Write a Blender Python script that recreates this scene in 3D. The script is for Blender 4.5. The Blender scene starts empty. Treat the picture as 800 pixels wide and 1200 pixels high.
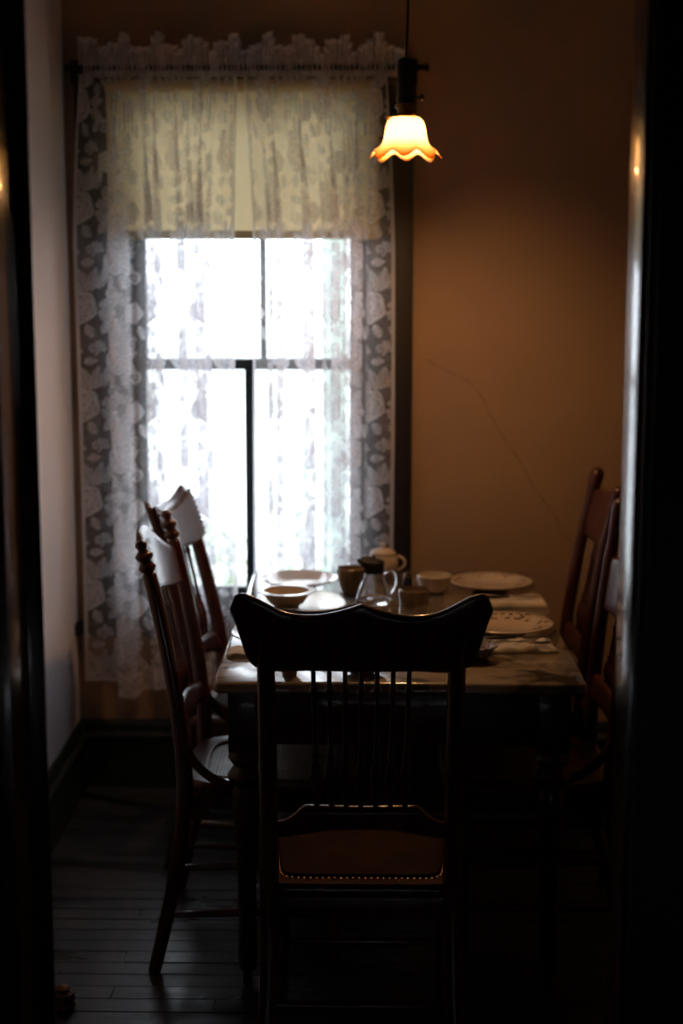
import bpy, bmesh, math, random
import numpy as np
from mathutils import Vector, Matrix
random.seed(4)
S = bpy.context.scene
COL = S.collection
PI = math.pi

# ------------------------------------------------------------------ camera
FPX = 1800.0
cd = bpy.data.cameras.new('camera'); cam = bpy.data.objects.new('camera', cd); COL.objects.link(cam)
cam.location = (0, 0, 1.69)
cam.rotation_euler = (PI/2 - math.atan(283/FPX), 0, math.atan(30/FPX))
cd.sensor_fit = 'HORIZONTAL'; cd.sensor_width = 24.0; cd.lens = 24.0*FPX/800
cd.clip_start = 0.05
cd.dof.use_dof = True; cd.dof.focus_distance = 3.25; cd.dof.aperture_fstop = 2.2
S.camera = cam
# ------------------------------------------------------------------ world / light / exposure
w = bpy.data.worlds.new('overcast'); S.world = w; w.use_nodes = True
bg = w.node_tree.nodes['Background']; bg.inputs[0].default_value = (0.84, 0.89, 1.0, 1); bg.inputs[1].default_value = 6.5
S.view_settings.view_transform = 'Standard'; S.view_settings.look = 'None'
S.view_settings.gamma = 1; S.view_settings.exposure = 0.0; S.view_settings.use_curve_mapping = False
def portal():
    l = bpy.data.lights.new('window_portal', 'AREA'); l.shape = 'RECTANGLE'; l.size = .86; l.size_y = 1.76
    l.cycles.is_portal = True
    o = bpy.data.objects.new('window_portal', l); COL.objects.link(o); o.location = (-.385, 5.03, 1.41)
    o.rotation_euler = (-PI/2, 0, 0)
portal()

# ------------------------------------------------------------------ materials
def mat(name, col, rough=.5, metal=0, coat=0, spec=.5, var=0, scale=8, bump=0, bscale=60, stretch=(1,1,1)):
    m = bpy.data.materials.new(name); m.use_nodes = True; nt = m.node_tree; N = nt.nodes; L = nt.links
    b = N['Principled BSDF']
    b.inputs['Base Color'].default_value = (*col, 1); b.inputs['Roughness'].default_value = rough
    b.inputs['Metallic'].default_value = metal; b.inputs['Coat Weight'].default_value = coat
    b.inputs['Coat Roughness'].default_value = .10; b.inputs['Specular IOR Level'].default_value = spec
    tc = N.new('ShaderNodeTexCoord'); mp = N.new('ShaderNodeMapping'); mp.inputs['Scale'].default_value = stretch
    L.new(tc.outputs['Object'], mp.inputs['Vector'])
    if var:
        n = N.new('ShaderNodeTexNoise'); n.inputs['Scale'].default_value = scale; n.inputs['Detail'].default_value = 6
        L.new(mp.outputs[0], n.inputs['Vector'])
        r = N.new('ShaderNodeValToRGB'); r.color_ramp.elements[0].position = .3; r.color_ramp.elements[1].position = .7
        r.color_ramp.elements[0].color = (*[c*(1-var) for c in col], 1); r.color_ramp.elements[1].color = (*[min(1, c*(1+var)) for c in col], 1)
        L.new(n.outputs[0], r.inputs[0]); L.new(r.outputs[0], b.inputs['Base Color'])
    if bump:
        n2 = N.new('ShaderNodeTexNoise'); n2.inputs['Scale'].default_value = bscale; n2.inputs['Detail'].default_value = 5
        L.new(mp.outputs[0], n2.inputs['Vector'])
        bp = N.new('ShaderNodeBump'); bp.inputs['Strength'].default_value = bump; bp.inputs['Distance'].default_value = .004
        L.new(n2.outputs[0], bp.inputs['Height']); L.new(bp.outputs[0], b.inputs['Normal'])
    return m
M = {}
M['wood'] = mat('dark_varnished_oak', (.075,.021,.010), .28, coat=.5, var=.45, scale=9, stretch=(6,6,1))
M['redwood'] = mat('red_varnished_oak', (.055,.013,.009), .35, coat=.2, var=.4, scale=9, stretch=(6,6,1))
M['tablewood'] = mat('table_wood', (.035,.014,.008), .35, coat=.3, var=.4, scale=10, stretch=(1,1,5))
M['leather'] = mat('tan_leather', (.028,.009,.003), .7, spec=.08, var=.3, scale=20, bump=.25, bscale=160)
M['pad'] = mat('grey_leather', (.12,.09,.105), .6, spec=.25, var=.15, scale=16, bump=.2, bscale=150)
M['bronze'] = mat('dull_nails', (.16,.10,.06), .35, metal=1, var=.1)
M['casing'] = mat('near_black_casing', (.010,.006,.006), .55, var=.2)
M['brass'] = mat('brass_nails', (.60,.40,.18), .3, metal=1, var=.1)
M['cane'] = mat('woven_cane', (.32,.25,.19), .4, var=.2, scale=30)
M['redcane'] = mat('red_cane', (.26,.10,.06), .45, var=.2, scale=30)
M['plaster'] = mat('tan_plaster', (.37,.245,.165), .9, var=.06, scale=2.5, bump=.12, bscale=30)
M['paleplaster'] = mat('pale_plaster', (.80,.75,.76), .85, var=.05, scale=2.5, bump=.12, bscale=30)
M['ceil'] = mat('ceiling_plaster', (.55,.5,.44), .9, var=.05)
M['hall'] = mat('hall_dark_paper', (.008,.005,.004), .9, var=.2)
M['darkpaint'] = mat('dark_green_paint', (.010,.022,.022), .4, var=.3, scale=12, bump=.1)
M['jamb'] = mat('varnished_jamb', (.05,.022,.012), .2, coat=.8, var=.4, scale=8, stretch=(12,12,1), bump=.15)
M['crack'] = mat('plaster_crack', (.16,.10,.06), .95)
M['black'] = mat('black_bakelite', (.012,.010,.009), .35, var=.2)
M['lampbrass'] = mat('aged_brass', (.35,.19,.07), .3, metal=1, var=.3, scale=40)
M['iron'] = mat('black_iron', (.01,.01,.01), .5, metal=.5, var=.2)
M['china'] = mat('cream_china', (.62,.53,.42), .12, coat=.5, var=.04, scale=9)
M['greychina'] = mat('white_china', (.62,.58,.55), .1, coat=.6, var=.04, scale=9)
M['browncup'] = mat('stoneware', (.26,.18,.12), .25, coat=.3, var=.18, scale=30)
M['steel'] = mat('tarnished_silver', (.45,.40,.34), .25, metal=1, var=.2, scale=30)
M['darkmetal'] = mat('dark_pewter', (.03,.028,.026), .35, metal=.7, var=.3, scale=30)
M['napkin'] = mat('linen_napkin', (.62,.54,.44), .9, var=.10, scale=30, bump=.2, bscale=250)
M['ground'] = mat('pale_ground', (.62,.64,.62), .95, var=.12, scale=1.2, bump=.3, bscale=6)
M['palegreen'] = mat('pale_green_paint', (.42,.56,.50), .6, var=.06, scale=6)
M['leaf'] = mat('shrub_leaf', (.26,.34,.20), .6, var=.4, scale=5)
M['twig'] = mat('shrub_twig', (.09,.06,.04), .8, var=.2)
M['doorstop'] = mat('carved_brown_wood', (.10,.035,.018), .5, var=.6, scale=60, bump=.6, bscale=90)

def floor_mat():
    m = mat('black_painted_boards', (.028,.031,.040), .34, var=.35, scale=5, bump=.3, bscale=22, stretch=(.6,2.5,1))
    nt = m.node_tree; N = nt.nodes; L = nt.links; b = N['Principled BSDF']
    n = N.new('ShaderNodeTexNoise'); n.inputs['Scale'].default_value = 7; n.inputs['Detail'].default_value = 8
    tc = N.new('ShaderNodeTexCoord'); mp = N.new('ShaderNodeMapping'); mp.inputs['Scale'].default_value = (.5, 2, 1)
    L.new(tc.outputs['Object'], mp.inputs[0]); L.new(mp.outputs[0], n.inputs['Vector'])
    r = N.new('ShaderNodeMapRange'); r.inputs[1].default_value = .3; r.inputs[2].default_value = .7
    r.inputs[3].default_value = .24; r.inputs[4].default_value = .5
    L.new(n.outputs[0], r.inputs[0]); L.new(r.outputs[0], b.inputs['Roughness'])
    return m
M['floor'] = floor_mat()

def marble():
    m = bpy.data.materials.new('veined_marble'); m.use_nodes = True; nt = m.node_tree; N = nt.nodes; L = nt.links
    b = N['Principled BSDF']; b.inputs['Roughness'].default_value = .16; b.inputs['Coat Weight'].default_value = .6
    tc = N.new('ShaderNodeTexCoord'); mp = N.new('ShaderNodeMapping'); mp.inputs['Rotation'].default_value = (0,0,.7); mp.inputs['Scale'].default_value = (1.2,2.0,1)
    L.new(tc.outputs['Object'], mp.inputs[0])
    n = N.new('ShaderNodeTexNoise'); n.inputs['Scale'].default_value = 4.2; n.inputs['Detail'].default_value = 7; n.inputs['Distortion'].default_value = 1.6
    L.new(mp.outputs[0], n.inputs['Vector'])
    r = N.new('ShaderNodeValToRGB'); e = r.color_ramp.elements
    e[0].position = .36; e[0].color = (.07,.058,.045,1); e[1].position = .66; e[1].color = (.43,.35,.26,1)
    x = e.new(.45); x.color = (.22,.18,.135,1); x = e.new(.52); x.color = (.34,.275,.20,1)
    L.new(n.outputs[0], r.inputs[0]); L.new(r.outputs[0], b.inputs['Base Color'])
    return m
M['marble'] = marble()

def patterned(name, col, ink, r0, r1, scale=90, thr=.5, rough=.12):
    """china with a floral transfer print in a ring between two radii of object space"""
    m = mat(name, col, rough, coat=.5); nt = m.node_tree; N = nt.nodes; L = nt.links; b = N['Principled BSDF']
    tc = N.new('ShaderNodeTexCoord'); sx = N.new('ShaderNodeSeparateXYZ'); L.new(tc.outputs['Object'], sx.inputs[0])
    cx = N.new('ShaderNodeCombineXYZ'); L.new(sx.outputs[0], cx.inputs[0]); L.new(sx.outputs[1], cx.inputs[1])
    ln = N.new('ShaderNodeVectorMath'); ln.operation = 'LENGTH'; L.new(cx.outputs[0], ln.inputs[0])
    def mth(op, a, bb):
        k = N.new('ShaderNodeMath'); k.operation = op
        for i, v in enumerate((a, bb)):
            if isinstance(v, (int, float)): k.inputs[i].default_value = v
            else: L.new(v, k.inputs[i])
        return k.outputs[0]
    ring = mth('MULTIPLY', mth('GREATER_THAN', ln.outputs['Value'], r0), mth('LESS_THAN', ln.outputs['Value'], r1))
    v = N.new('ShaderNodeTexVoronoi'); v.inputs['Scale'].default_value = scale; L.new(tc.outputs['Object'], v.inputs['Vector'])
    n = N.new('ShaderNodeTexNoise'); n.inputs['Scale'].default_value = scale*.45; L.new(tc.outputs['Object'], n.inputs['Vector'])
    dots = mth('MULTIPLY', mth('LESS_THAN', v.outputs['Distance'], .45), mth('GREATER_THAN', n.outputs[0], thr))
    f = mth('MULTIPLY', ring, dots)
    mx = N.new('ShaderNodeMix'); mx.data_type = 'RGBA'; L.new(f, mx.inputs[0])
    mx.inputs[6].default_value = (*col, 1); mx.inputs[7].default_value = (*ink, 1)
    L.new(mx.outputs[2], b.inputs['Base Color'])
    return m
M['plate_print'] = patterned('brown_transfer_china', (.62,.50,.37), (.12,.055,.03), .078, .120, 75, .44)
M['plate_faint'] = patterned('faded_transfer_china', (.62,.52,.42), (.30,.16,.11), .088, .112, 80)
M['dish_blue'] = patterned('blue_transfer_china', (.42,.36,.42), (.07,.06,.14), .01, .072, 160, .42)

def lace(name, attr=True, const=.6, col=(.90,.89,.94), diff=.5, transl=.58):
    m = bpy.data.materials.new(name); m.use_nodes = True; nt = m.node_tree; N = nt.nodes; L = nt.links
    N.remove(N['Principled BSDF']); out = N['Material Output']
    t = N.new('ShaderNodeBsdfTransparent'); d = N.new('ShaderNodeBsdfDiffuse'); tr = N.new('ShaderNodeBsdfTranslucent')
    d.inputs[0].default_value = (*col, 1); tr.inputs[0].default_value = (*col, 1)
    a = N.new('ShaderNodeMixShader'); a.inputs[0].default_value = transl; L.new(d.outputs[0], a.inputs[1]); L.new(tr.outputs[0], a.inputs[2])
    x = N.new('ShaderNodeMixShader'); L.new(t.outputs[0], x.inputs[1]); L.new(a.outputs[0], x.inputs[2])
    if attr:
        at = N.new('ShaderNodeAttribute'); at.attribute_name = 'thread'; L.new(at.outputs['Fac'], x.inputs[0])
    else: x.inputs[0].default_value = const
    L.new(x.outputs[0], out.inputs[0]); return m
M['lace'] = lace('rose_lace')
M['shade'] = lace('linen_blind', False, 1.0, (.78,.62,.36), transl=.32)

def pane_mat():
    m = bpy.data.materials.new('window_glass'); m.use_nodes = True; nt = m.node_tree; N = nt.nodes; L = nt.links
    N.remove(N['Principled BSDF']); out = N['Material Output']
    t = N.new('ShaderNodeBsdfTransparent'); g = N.new('ShaderNodeBsdfGlossy'); g.inputs['Roughness'].default_value = .02
    t.inputs[0].default_value = (.96,.98,.97,1)
    fr = N.new('ShaderNodeFresnel'); x = N.new('ShaderNodeMixShader'); L.new(fr.outputs[0], x.inputs[0])
    L.new(t.outputs[0], x.inputs[1]); L.new(g.outputs[0], x.inputs[2]); L.new(x.outputs[0], out.inputs[0]); return m
M['pane'] = pane_mat()
def glass_mat():
    m = bpy.data.materials.new('clear_glass'); m.use_nodes = True; b = m.node_tree.nodes['Principled BSDF']
    b.inputs['Transmission Weight'].default_value = 1; b.inputs['Roughness'].default_value = .02; b.inputs['IOR'].default_value = 1.48
    b.inputs['Base Color'].default_value = (.93,.93,.93,1); return m
M['glass'] = glass_mat()
def opal():
    m = bpy.data.materials.new('opal_glass'); m.use_nodes = True; nt = m.node_tree; N = nt.nodes; L = nt.links
    N.remove(N['Principled BSDF']); out = N['Material Output']
    tr = N.new('ShaderNodeBsdfTranslucent'); tr.inputs[0].default_value = (1,.94,.80,1)
    g = N.new('ShaderNodeBsdfGlossy'); g.inputs['Roughness'].default_value = .1
    d = N.new('ShaderNodeBsdfDiffuse'); d.inputs[0].default_value = (.85,.70,.42,1)
    tc = N.new('ShaderNodeTexCoord'); sp = N.new('ShaderNodeSeparateXYZ'); L.new(tc.outputs['Object'], sp.inputs[0])
    cr = N.new('ShaderNodeMapRange'); cr.inputs[1].default_value = .010; cr.inputs[2].default_value = .058; L.new(sp.outputs[2], cr.inputs[0])
    rp = N.new('ShaderNodeValToRGB'); rp.color_ramp.elements[0].color = (.55,.27,.07,1); rp.color_ramp.elements[1].color = (1,.95,.84,1)
    L.new(cr.outputs[0], rp.inputs[0]); L.new(rp.outputs[0], tr.inputs[0]); L.new(rp.outputs[0], d.inputs[0])   # amber tinted skirt of the glass
    a = N.new('ShaderNodeMixShader'); a.inputs[0].default_value = .4; L.new(tr.outputs[0], a.inputs[1]); L.new(d.outputs[0], a.inputs[2])
    b = N.new('ShaderNodeMixShader'); b.inputs[0].default_value = .06; L.new(a.outputs[0], b.inputs[1]); L.new(g.outputs[0], b.inputs[2])
    L.new(b.outputs[0], out.inputs[0]); return m
M['opal'] = opal()
def emit(name, col, s):
    m = bpy.data.materials.new(name); m.use_nodes = True; b = m.node_tree.nodes['Principled BSDF']
    b.inputs['Emission Color'].default_value = (*col, 1); b.inputs['Emission Strength'].default_value = s; return m
M['bulb'] = emit('lit_bulb', (1,.52,.20), 560)

# ------------------------------------------------------------------ mesh helpers
def box(bm, x0, x1, y0, y1, z0, z1, bev=0):
    vs = [bm.verts.new((x, y, z)) for z in (z0, z1) for y in (y0, y1) for x in (x0, x1)]
    fs = [bm.faces.new([vs[i] for i in q]) for q in ((0,2,3,1),(4,5,7,6),(0,1,5,4),(2,6,7,3),(0,4,6,2),(1,3,7,5))]
    if bev:
        es = list({e for f in fs for e in f.edges}); bmesh.ops.bevel(bm, geom=es, offset=bev, segments=2, affect='EDGES', profile=.6)
    return bm
def boxes(*a, bev=0):
    bm = bmesh.new()
    for b in a: box(bm, *b, bev=bev)
    return bm
def tube(bm, pts, rad, n=10, flat=1.0):
    pts = [Vector(p) for p in pts]
    if not hasattr(rad, '__len__'): rad = [rad]*len(pts)
    ref = None; rings = []
    for i, p in enumerate(pts):
        t = (pts[min(i+1, len(pts)-1)] - pts[max(i-1, 0)]).normalized()
        if ref is None: ref = Vector((1,0,0)) if abs(t.x) < .8 else Vector((0,1,0))
        a = (ref - t*ref.dot(t)).normalized(); b = t.cross(a); ref = a
        rings.append([bm.verts.new(p + (a*math.cos(2*PI*k/n) + b*flat*math.sin(2*PI*k/n))*rad[i]) for k in range(n)])
    for i in range(len(rings)-1):
        for k in range(n): bm.faces.new((rings[i][k], rings[i][(k+1)%n], rings[i+1][(k+1)%n], rings[i+1][k]))
    bm.faces.new(rings[0][::-1]); bm.faces.new(rings[-1])
    return bm
def lathe(bm, prof, n=32, c=(0,0,0), close=False, wob=None):
    rings = []
    for j, (r, z) in enumerate(prof):
        if r < 1e-5 and not wob: rings.append([bm.verts.new((c[0], c[1], c[2]+z))]); continue
        ring = []
        for k in range(n):
            a = 2*PI*k/n; rr, zz = (r, z) if not wob else wob(j, r, z, a)
            ring.append(bm.verts.new((c[0]+rr*math.cos(a), c[1]+rr*math.sin(a), c[2]+zz)))
        rings.append(ring)
    prs = list(zip(rings, rings[1:])) + ([(rings[-1], rings[0])] if close else [])
    for A, B in prs:
        for k in range(n):
            k2 = (k+1) % n
            if len(A) == 1 and len(B) == 1: continue
            if len(A) == 1: bm.faces.new((A[0], B[k2], B[k]))
            elif len(B) == 1: bm.faces.new((A[k], A[k2], B[0]))
            else: bm.faces.new((A[k], A[k2], B[k2], B[k]))
    return bm
def tag(o, label=None, cat=None, group=None, kind=None):
    if label: o['label'] = label
    if cat: o['category'] = cat
    if group: o['group'] = group
    if kind: o['kind'] = kind
    return o
def obj(name, bm, m, parent=None, loc=None, rot=None, smooth=True, ang=38):
    me = bpy.data.meshes.new(name)
    bmesh.ops.recalc_face_normals(bm, faces=bm.faces[:])
    bm.to_mesh(me); bm.free()
    if smooth:
        me.polygons.foreach_set('use_smooth', [True]*len(me.polygons)); me.set_sharp_from_angle(angle=math.radians(ang))
    me.materials.append(M[m] if isinstance(m, str) else m)
    o = bpy.data.objects.new(name, me); COL.objects.link(o)
    if parent: o.parent = parent
    if loc: o.location = loc
    if rot: o.rotation_euler = rot
    return o
def link(name, me, parent=None, loc=(0,0,0), rot=(0,0,0)):
    o = bpy.data.objects.new(name, me); COL.objects.link(o); o.parent = parent; o.location = loc; o.rotation_euler = rot; return o
def thing(name, label, cat, loc=(0,0,0), rz=0, group=None):
    o = bpy.data.objects.new(name, None); COL.objects.link(o); o.location = loc; o.rotation_euler = (0,0,rz)
    return tag(o, label, cat, group)
def struct(name, bm=None, m=None, loc=None, parent=None, **k):
    if bm is None: o = bpy.data.objects.new(name, None); COL.objects.link(o); o.location = loc or (0,0,0)
    else: o = obj(name, bm, m, parent, loc, **k)
    if not parent: o['kind'] = 'structure'
    return o
def panel(topf, botf, hw, yf, th, nx=40, nz=6, edge=.004):
    nz = nz + 6
    """a bowed board: grid between botf(x) and topf(x), front at yf(x,z), thickness th, closed"""
    bm = bmesh.new(); g = {}
    for s in (0, 1):
        for i in range(nx+1):
            x = -hw + 2*hw*i/nx
            rr = th*.55; za, zb_ = botf(x), topf(x); H = max(zb_-za, .004); rr = min(rr, H*.48)
            offs = [0, .10*rr, .4*rr, rr] + [rr+(H-2*rr)*q/(nz-6) for q in range(1, nz-6)] + [H-rr, H-.4*rr, H-.10*rr, H]
            for j in range(nz+1):
                z = za + offs[j]; q = min(offs[j], H-offs[j])/rr
                e = max(.12, math.sqrt(max(0, 1-(1-min(1, q))**2))) * min(1, .45 + 9*min(i/nx, 1-i/nx))
                y = yf(x, z) + (th/2 if s else -th/2)*e
                g[s,i,j] = bm.verts.new((x, y, z))
    for i in range(nx):
        for j in range(nz):
            bm.faces.new((g[0,i,j], g[0,i+1,j], g[0,i+1,j+1], g[0,i,j+1])); bm.faces.new((g[1,i,j], g[1,i,j+1], g[1,i+1,j+1], g[1,i+1,j]))
        for j in (0, nz): bm.faces.new((g[0,i,j], g[1,i,j], g[1,i+1,j], g[0,i+1,j]))
    for j in range(nz):
        for i in (0, nx): bm.faces.new((g[0,i,j], g[0,i,j+1], g[1,i,j+1], g[1,i,j]))
    return bm
def interp(tab):
    xs = [a for a, _ in tab]; ys = [b for _, b in tab]
    def f(x):
        return float(np.interp(x, xs, ys))
    return f
def smooth_interp(tab):
    xs = np.array([a for a, _ in tab]); ys = np.array([b for _, b in tab])
    m = np.gradient(ys, xs)
    def f(x):
        x = min(max(x, xs[0]), xs[-1]); i = min(max(int(np.searchsorted(xs, x))-1, 0), len(xs)-2)
        h = xs[i+1]-xs[i]; t = (x-xs[i])/h
        return float((2*t**3-3*t**2+1)*ys[i] + (t**3-2*t**2+t)*h*m[i] + (-2*t**3+3*t**2)*ys[i+1] + (t**3-t**2)*h*m[i+1])
    return f

# ------------------------------------------------------------------ the room shell
XL, XR, YF, YB, ZC = -.942, 1.75, 2.40, 4.889, 2.95
OX0, OX1, OZ0, OZ1 = -.80, .035, .56, 2.255      # window opening
DX0, DX1, DZ = -.535, .40, 2.2                  # doorway
wb = struct('wall_back', boxes((XL-.15, OX0, YB, YB+.16, 0, ZC), (OX1, XR+.15, YB, YB+.16, 0, ZC), (OX0, OX1, YB, YB+.16, 0, OZ0), (OX0, OX1, YB, YB+.16, OZ1, ZC)), 'plaster')
cb = bmesh.new()
cp = [(.19,1.415),(.235,1.385),(.285,1.36),(.33,1.335),(.365,1.29),(.39,1.24),(.42,1.185),(.45,1.14),(.49,1.09),(.525,1.02),(.56,.97),(.60,.92),(.63,.86),(.662,.812)]
pts = []
for (x0, z0), (x1, z1) in zip(cp, cp[1:]):
    for k in range(3):
        t = k/3; pts.append((x0+(x1-x0)*t+random.uniform(-.003,.003), z0+(z1-z0)*t+random.uniform(-.003,.003)))
tube(cb, [(x, YB, z) for x, z in pts], [.0012+.0006*math.sin(i*1.7) for i in range(len(pts))], 5)
tag(struct('crack', cb, 'crack', parent=wb), 'hairline crack running down the plaster')
struct('wall_left', boxes((XL-.15, XL, YF, YB, 0, ZC)), 'paleplaster')
struct('wall_right', boxes((XR, XR+.15, YF, YB, 0, ZC)), 'plaster')
struct('ceiling', boxes((XL-.15, XR+.15, -1.6, YB+.16, ZC, ZC+.1)), 'ceil')
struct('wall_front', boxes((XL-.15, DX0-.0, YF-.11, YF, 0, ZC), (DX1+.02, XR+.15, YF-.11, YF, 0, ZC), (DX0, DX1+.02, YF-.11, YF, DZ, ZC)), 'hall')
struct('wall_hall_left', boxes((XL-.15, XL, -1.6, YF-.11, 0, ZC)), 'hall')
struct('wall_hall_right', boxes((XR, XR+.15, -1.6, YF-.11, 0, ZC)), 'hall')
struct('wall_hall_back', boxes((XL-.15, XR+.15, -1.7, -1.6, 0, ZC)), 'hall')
fl = struct('floor', boxes((XL-.15, XR+.15, -1.6, YB+.16, -.12, -.022)), 'hall')
# narrow strip boards running across the room, a few joints
y = -1.6+.0; bw = .064; k = 0
y = YF-.11 - 12*bw
while y < YB - .001:
    y1 = min(y+bw, YB); cuts = [XL] + sorted(random.sample([-.6,-.35,.1,.4,.8,1.2], random.choice((1,2)))) + [XR]
    for a, b in zip(cuts, cuts[1:]):
        dz = random.uniform(-.0012, .0006)
        bm = boxes((a+.0008, b-.0008, y+.0016, y1-.0010, -.022, dz), bev=.0016)
        struct('floor_board', bm, 'floor', parent=fl, smooth=False)
    y = y1
# baseboards with a moulded cap
def base_prof(axis, a, b, wall, sgn, name):
    pr = [(0,0),(.020,0),(.020,.16),(.027,.165),(.030,.178),(.024,.186),(.018,.192),(.016,.212),(.009,.226),(0,.229)]
    bm = bmesh.new(); r = []
    for e in (a, b):
        r.append([bm.verts.new((e, wall+sgn*d, z) if axis == 'x' else (wall+sgn*d, e, z)) for d, z in pr])
    n = len(pr)
    for i in range(n): bm.faces.new((r[0][i], r[0][(i+1)%n], r[1][(i+1)%n], r[1][i]))
    bm.faces.new(r[0][::-1]); bm.faces.new(r[1])
    struct(name, bm, 'darkpaint', ang=20)
base_prof('x', XL, XR, YB, -1, 'baseboard_back')
base_prof('y', YF, YB, XL, 1, 'baseboard_left')
base_prof('y', YF, YB, XR, -1, 'baseboard_right')

# doorway: jambs, casings, open door
def casing_bm(x0, x1, y0, y1, z0, z1):
    return boxes((x0, x1, y0, y1, z0, z1), (x0+.012, x1-.012, y0-.006, y0+.002, z0, z1), bev=.003)
struct('trim_1', boxes((DX1, DX1+.02, YF-.115, YF+.005, 0, DZ), bev=.002), 'jamb')
struct('trim_2', boxes((DX0-.02, DX0+.007, YF-.20, YF-.068, 0, DZ), bev=.002), 'jamb')
struct('trim_3', boxes((DX0-.02, DX1+.02, YF-.115, YF+.005, DZ-.02, DZ), bev=.002), 'jamb')
struct('trim_4', casing_bm(DX1+.008, DX1+.13, YF-.135, YF-.112, 0, DZ+.1), 'casing')
struct('trim_5', casing_bm(DX0-.15, DX0-.018, YF-.195, YF-.112, 0, DZ+.1), 'casing')
door = struct('door_1', loc=(-.500, YF-.065, 0)); door.rotation_euler = (0, 0, math.radians(112))
obj('door_leaf', boxes((.02,.82, .0,.042, .012, 2.14), bev=.002), 'jamb', door)
for (x0,x1,z0,z1) in ((.11,.39,.22,.92),(.46,.74,.22,.92),(.11,.39,1.10,1.98),(.46,.74,1.10,1.98)):
    obj('door_panel', boxes((x0,x1,-.006,.048,z0,z1), bev=.004), 'jamb', door)
kb = bmesh.new(); tube(kb, [(.77,-.05,1.0),(.77,-.045,1.0),(.77,-.03,1.0),(.77,-.02,1.0),(.77,.06,1.0),(.77,.075,1.0),(.77,.09,1.0),(.77,.095,1.0)], [.012,.026,.026,.009,.009,.026,.026,.012], 16)
tag(obj('door_knob', kb, 'lampbrass', door), 'round aged brass knob')

# ------------------------------------------------------------------ window
win = struct('window_1')
def wpart(name, bxs, m='darkpaint', bev=.003, parent=win, label=None):
    o = obj(name, boxes(*bxs, bev=bev), m, parent)
    if label: o['label'] = label
    return o
cw = .108
wpart('casing', [(OX0-cw, OX0-.0, YB-.022, YB+.004, OZ0-.03, OZ1+.0)], 'casing')
wpart('casing', [(OX1, OX1+cw, YB-.022, YB+.004, OZ0-.03, OZ1+.0)], 'casing')
wpart('head_casing', [(OX0-cw-.008, OX1+cw+.008, YB-.026, YB+.004, OZ1, OZ1+.075)], 'casing')
wpart('window_stool', [(OX0-cw-.035, OX1+cw+.03, YB-.055, YB+.03, OZ0-.04, OZ0)], 'casing')
wpart('window_apron', [(OX0-cw, OX1+cw, YB-.018, YB+.004, OZ0-.12, OZ0-.04)], 'plaster')
wpart('window_frame', [(OX0, OX0+.035, YB+.0, YB+.15, OZ0, OZ1), (OX1-.035, OX1, YB+.0, YB+.15, OZ0, OZ1), (OX0, OX1, YB+.0, YB+.15, OZ1-.03, OZ1), (OX0, OX1, YB+.03, YB+.16, OZ0-.02, OZ0+.02)])
def sash(name, y0, z0, z1, mx, st=.055, br=.07, tr=.035, mw=.022):
    a, b = OX0+.035, OX1-.035
    o = wpart(name, [(a, a+st, y0, y0+.035, z0, z1), (b-st, b, y0, y0+.035, z0, z1), (a, b, y0, y0+.035, z0, z0+br), (a, b, y0, y0+.035, z1-tr, z1)])
    tag(obj('muntin', boxes((mx-mw/2, mx+mw/2, y0+.004, y0+.031, z0+br-.002, z1-tr+.002), bev=.003), 'darkpaint', o), 'thin upright glazing bar')
    for p, q in ((a+st, mx-mw/2), (mx+mw/2, b-st)):
        obj('window_pane', boxes((p-.004, q+.004, y0+.016, y0+.019, z0+br-.004, z1-tr+.004)), 'pane', o)
sash('upper_sash', YB+.085, 1.375, OZ1-.03, -.335, br=.035, mw=.020)
sash('lower_sash', YB+.045, OZ0+.02, 1.41, -.378, br=.085, mw=.032)

# roller blind: mounted in front of the opening
bl = thing('roller_blind', 'cream linen roller blind drawn down over the top of the window', 'blind', (0,0,0))
bb = bmesh.new(); nx, nz = 30, 12; g = {}
for i in range(nx+1):
    for j in range(nz+1):
        x = -.806 + .842*i/nx; z = 1.80 + .44*j/nz
        g[i,j] = bb.verts.new((x, YB-.036+.002*math.sin(i*.7)*(1-j/nz), z))
for i in range(nx):
    for j in range(nz): bb.faces.new((g[i,j], g[i+1,j], g[i+1,j+1], g[i,j+1]))
obj('fabric', bb, 'shade', bl)
obj('hem_bar', boxes((-.806,.036,YB-.041,YB-.030,1.786,1.812), bev=.004), mat('blind_hem', (.50,.42,.22), .8), bl)
rb = bmesh.new(); tube(rb, [(-.806, YB-.046, 2.25), (.036, YB-.046, 2.25)], .019, 14); obj('roller', rb, 'shade', bl)

# curtain rod
YC = YB - .10
rod = thing('curtain_rod', 'dark metal curtain rod carrying the lace curtain above the window', 'curtain rod', (0,0,0))
b_ = bmesh.new(); tube(b_, [(-.905, YC, 2.296), (.172, YC, 2.296)], .0085, 12); obj('pole', b_, 'iron', rod)
for x in (-.868, .135):
    obj('bracket', boxes((x-.012, x+.012, YB-.03, YB-.022, 2.14, 2.32), (x-.008, x+.008, YC-.012, YB-.024, 2.278, 2.287), (x-.008, x+.008, YC-.014, YC-.006, 2.278, 2.305), bev=.002), 'iron', rod)
for x in (-.912, .179):
    b_ = bmesh.new(); tube(b_, [(x-.008,YC,2.296),(x-.004,YC,2.296),(x+.004,YC,2.296),(x+.008,YC,2.296)], [.005,.012,.012,.005], 12); obj('end_cap', b_, 'iron', rod)

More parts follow.
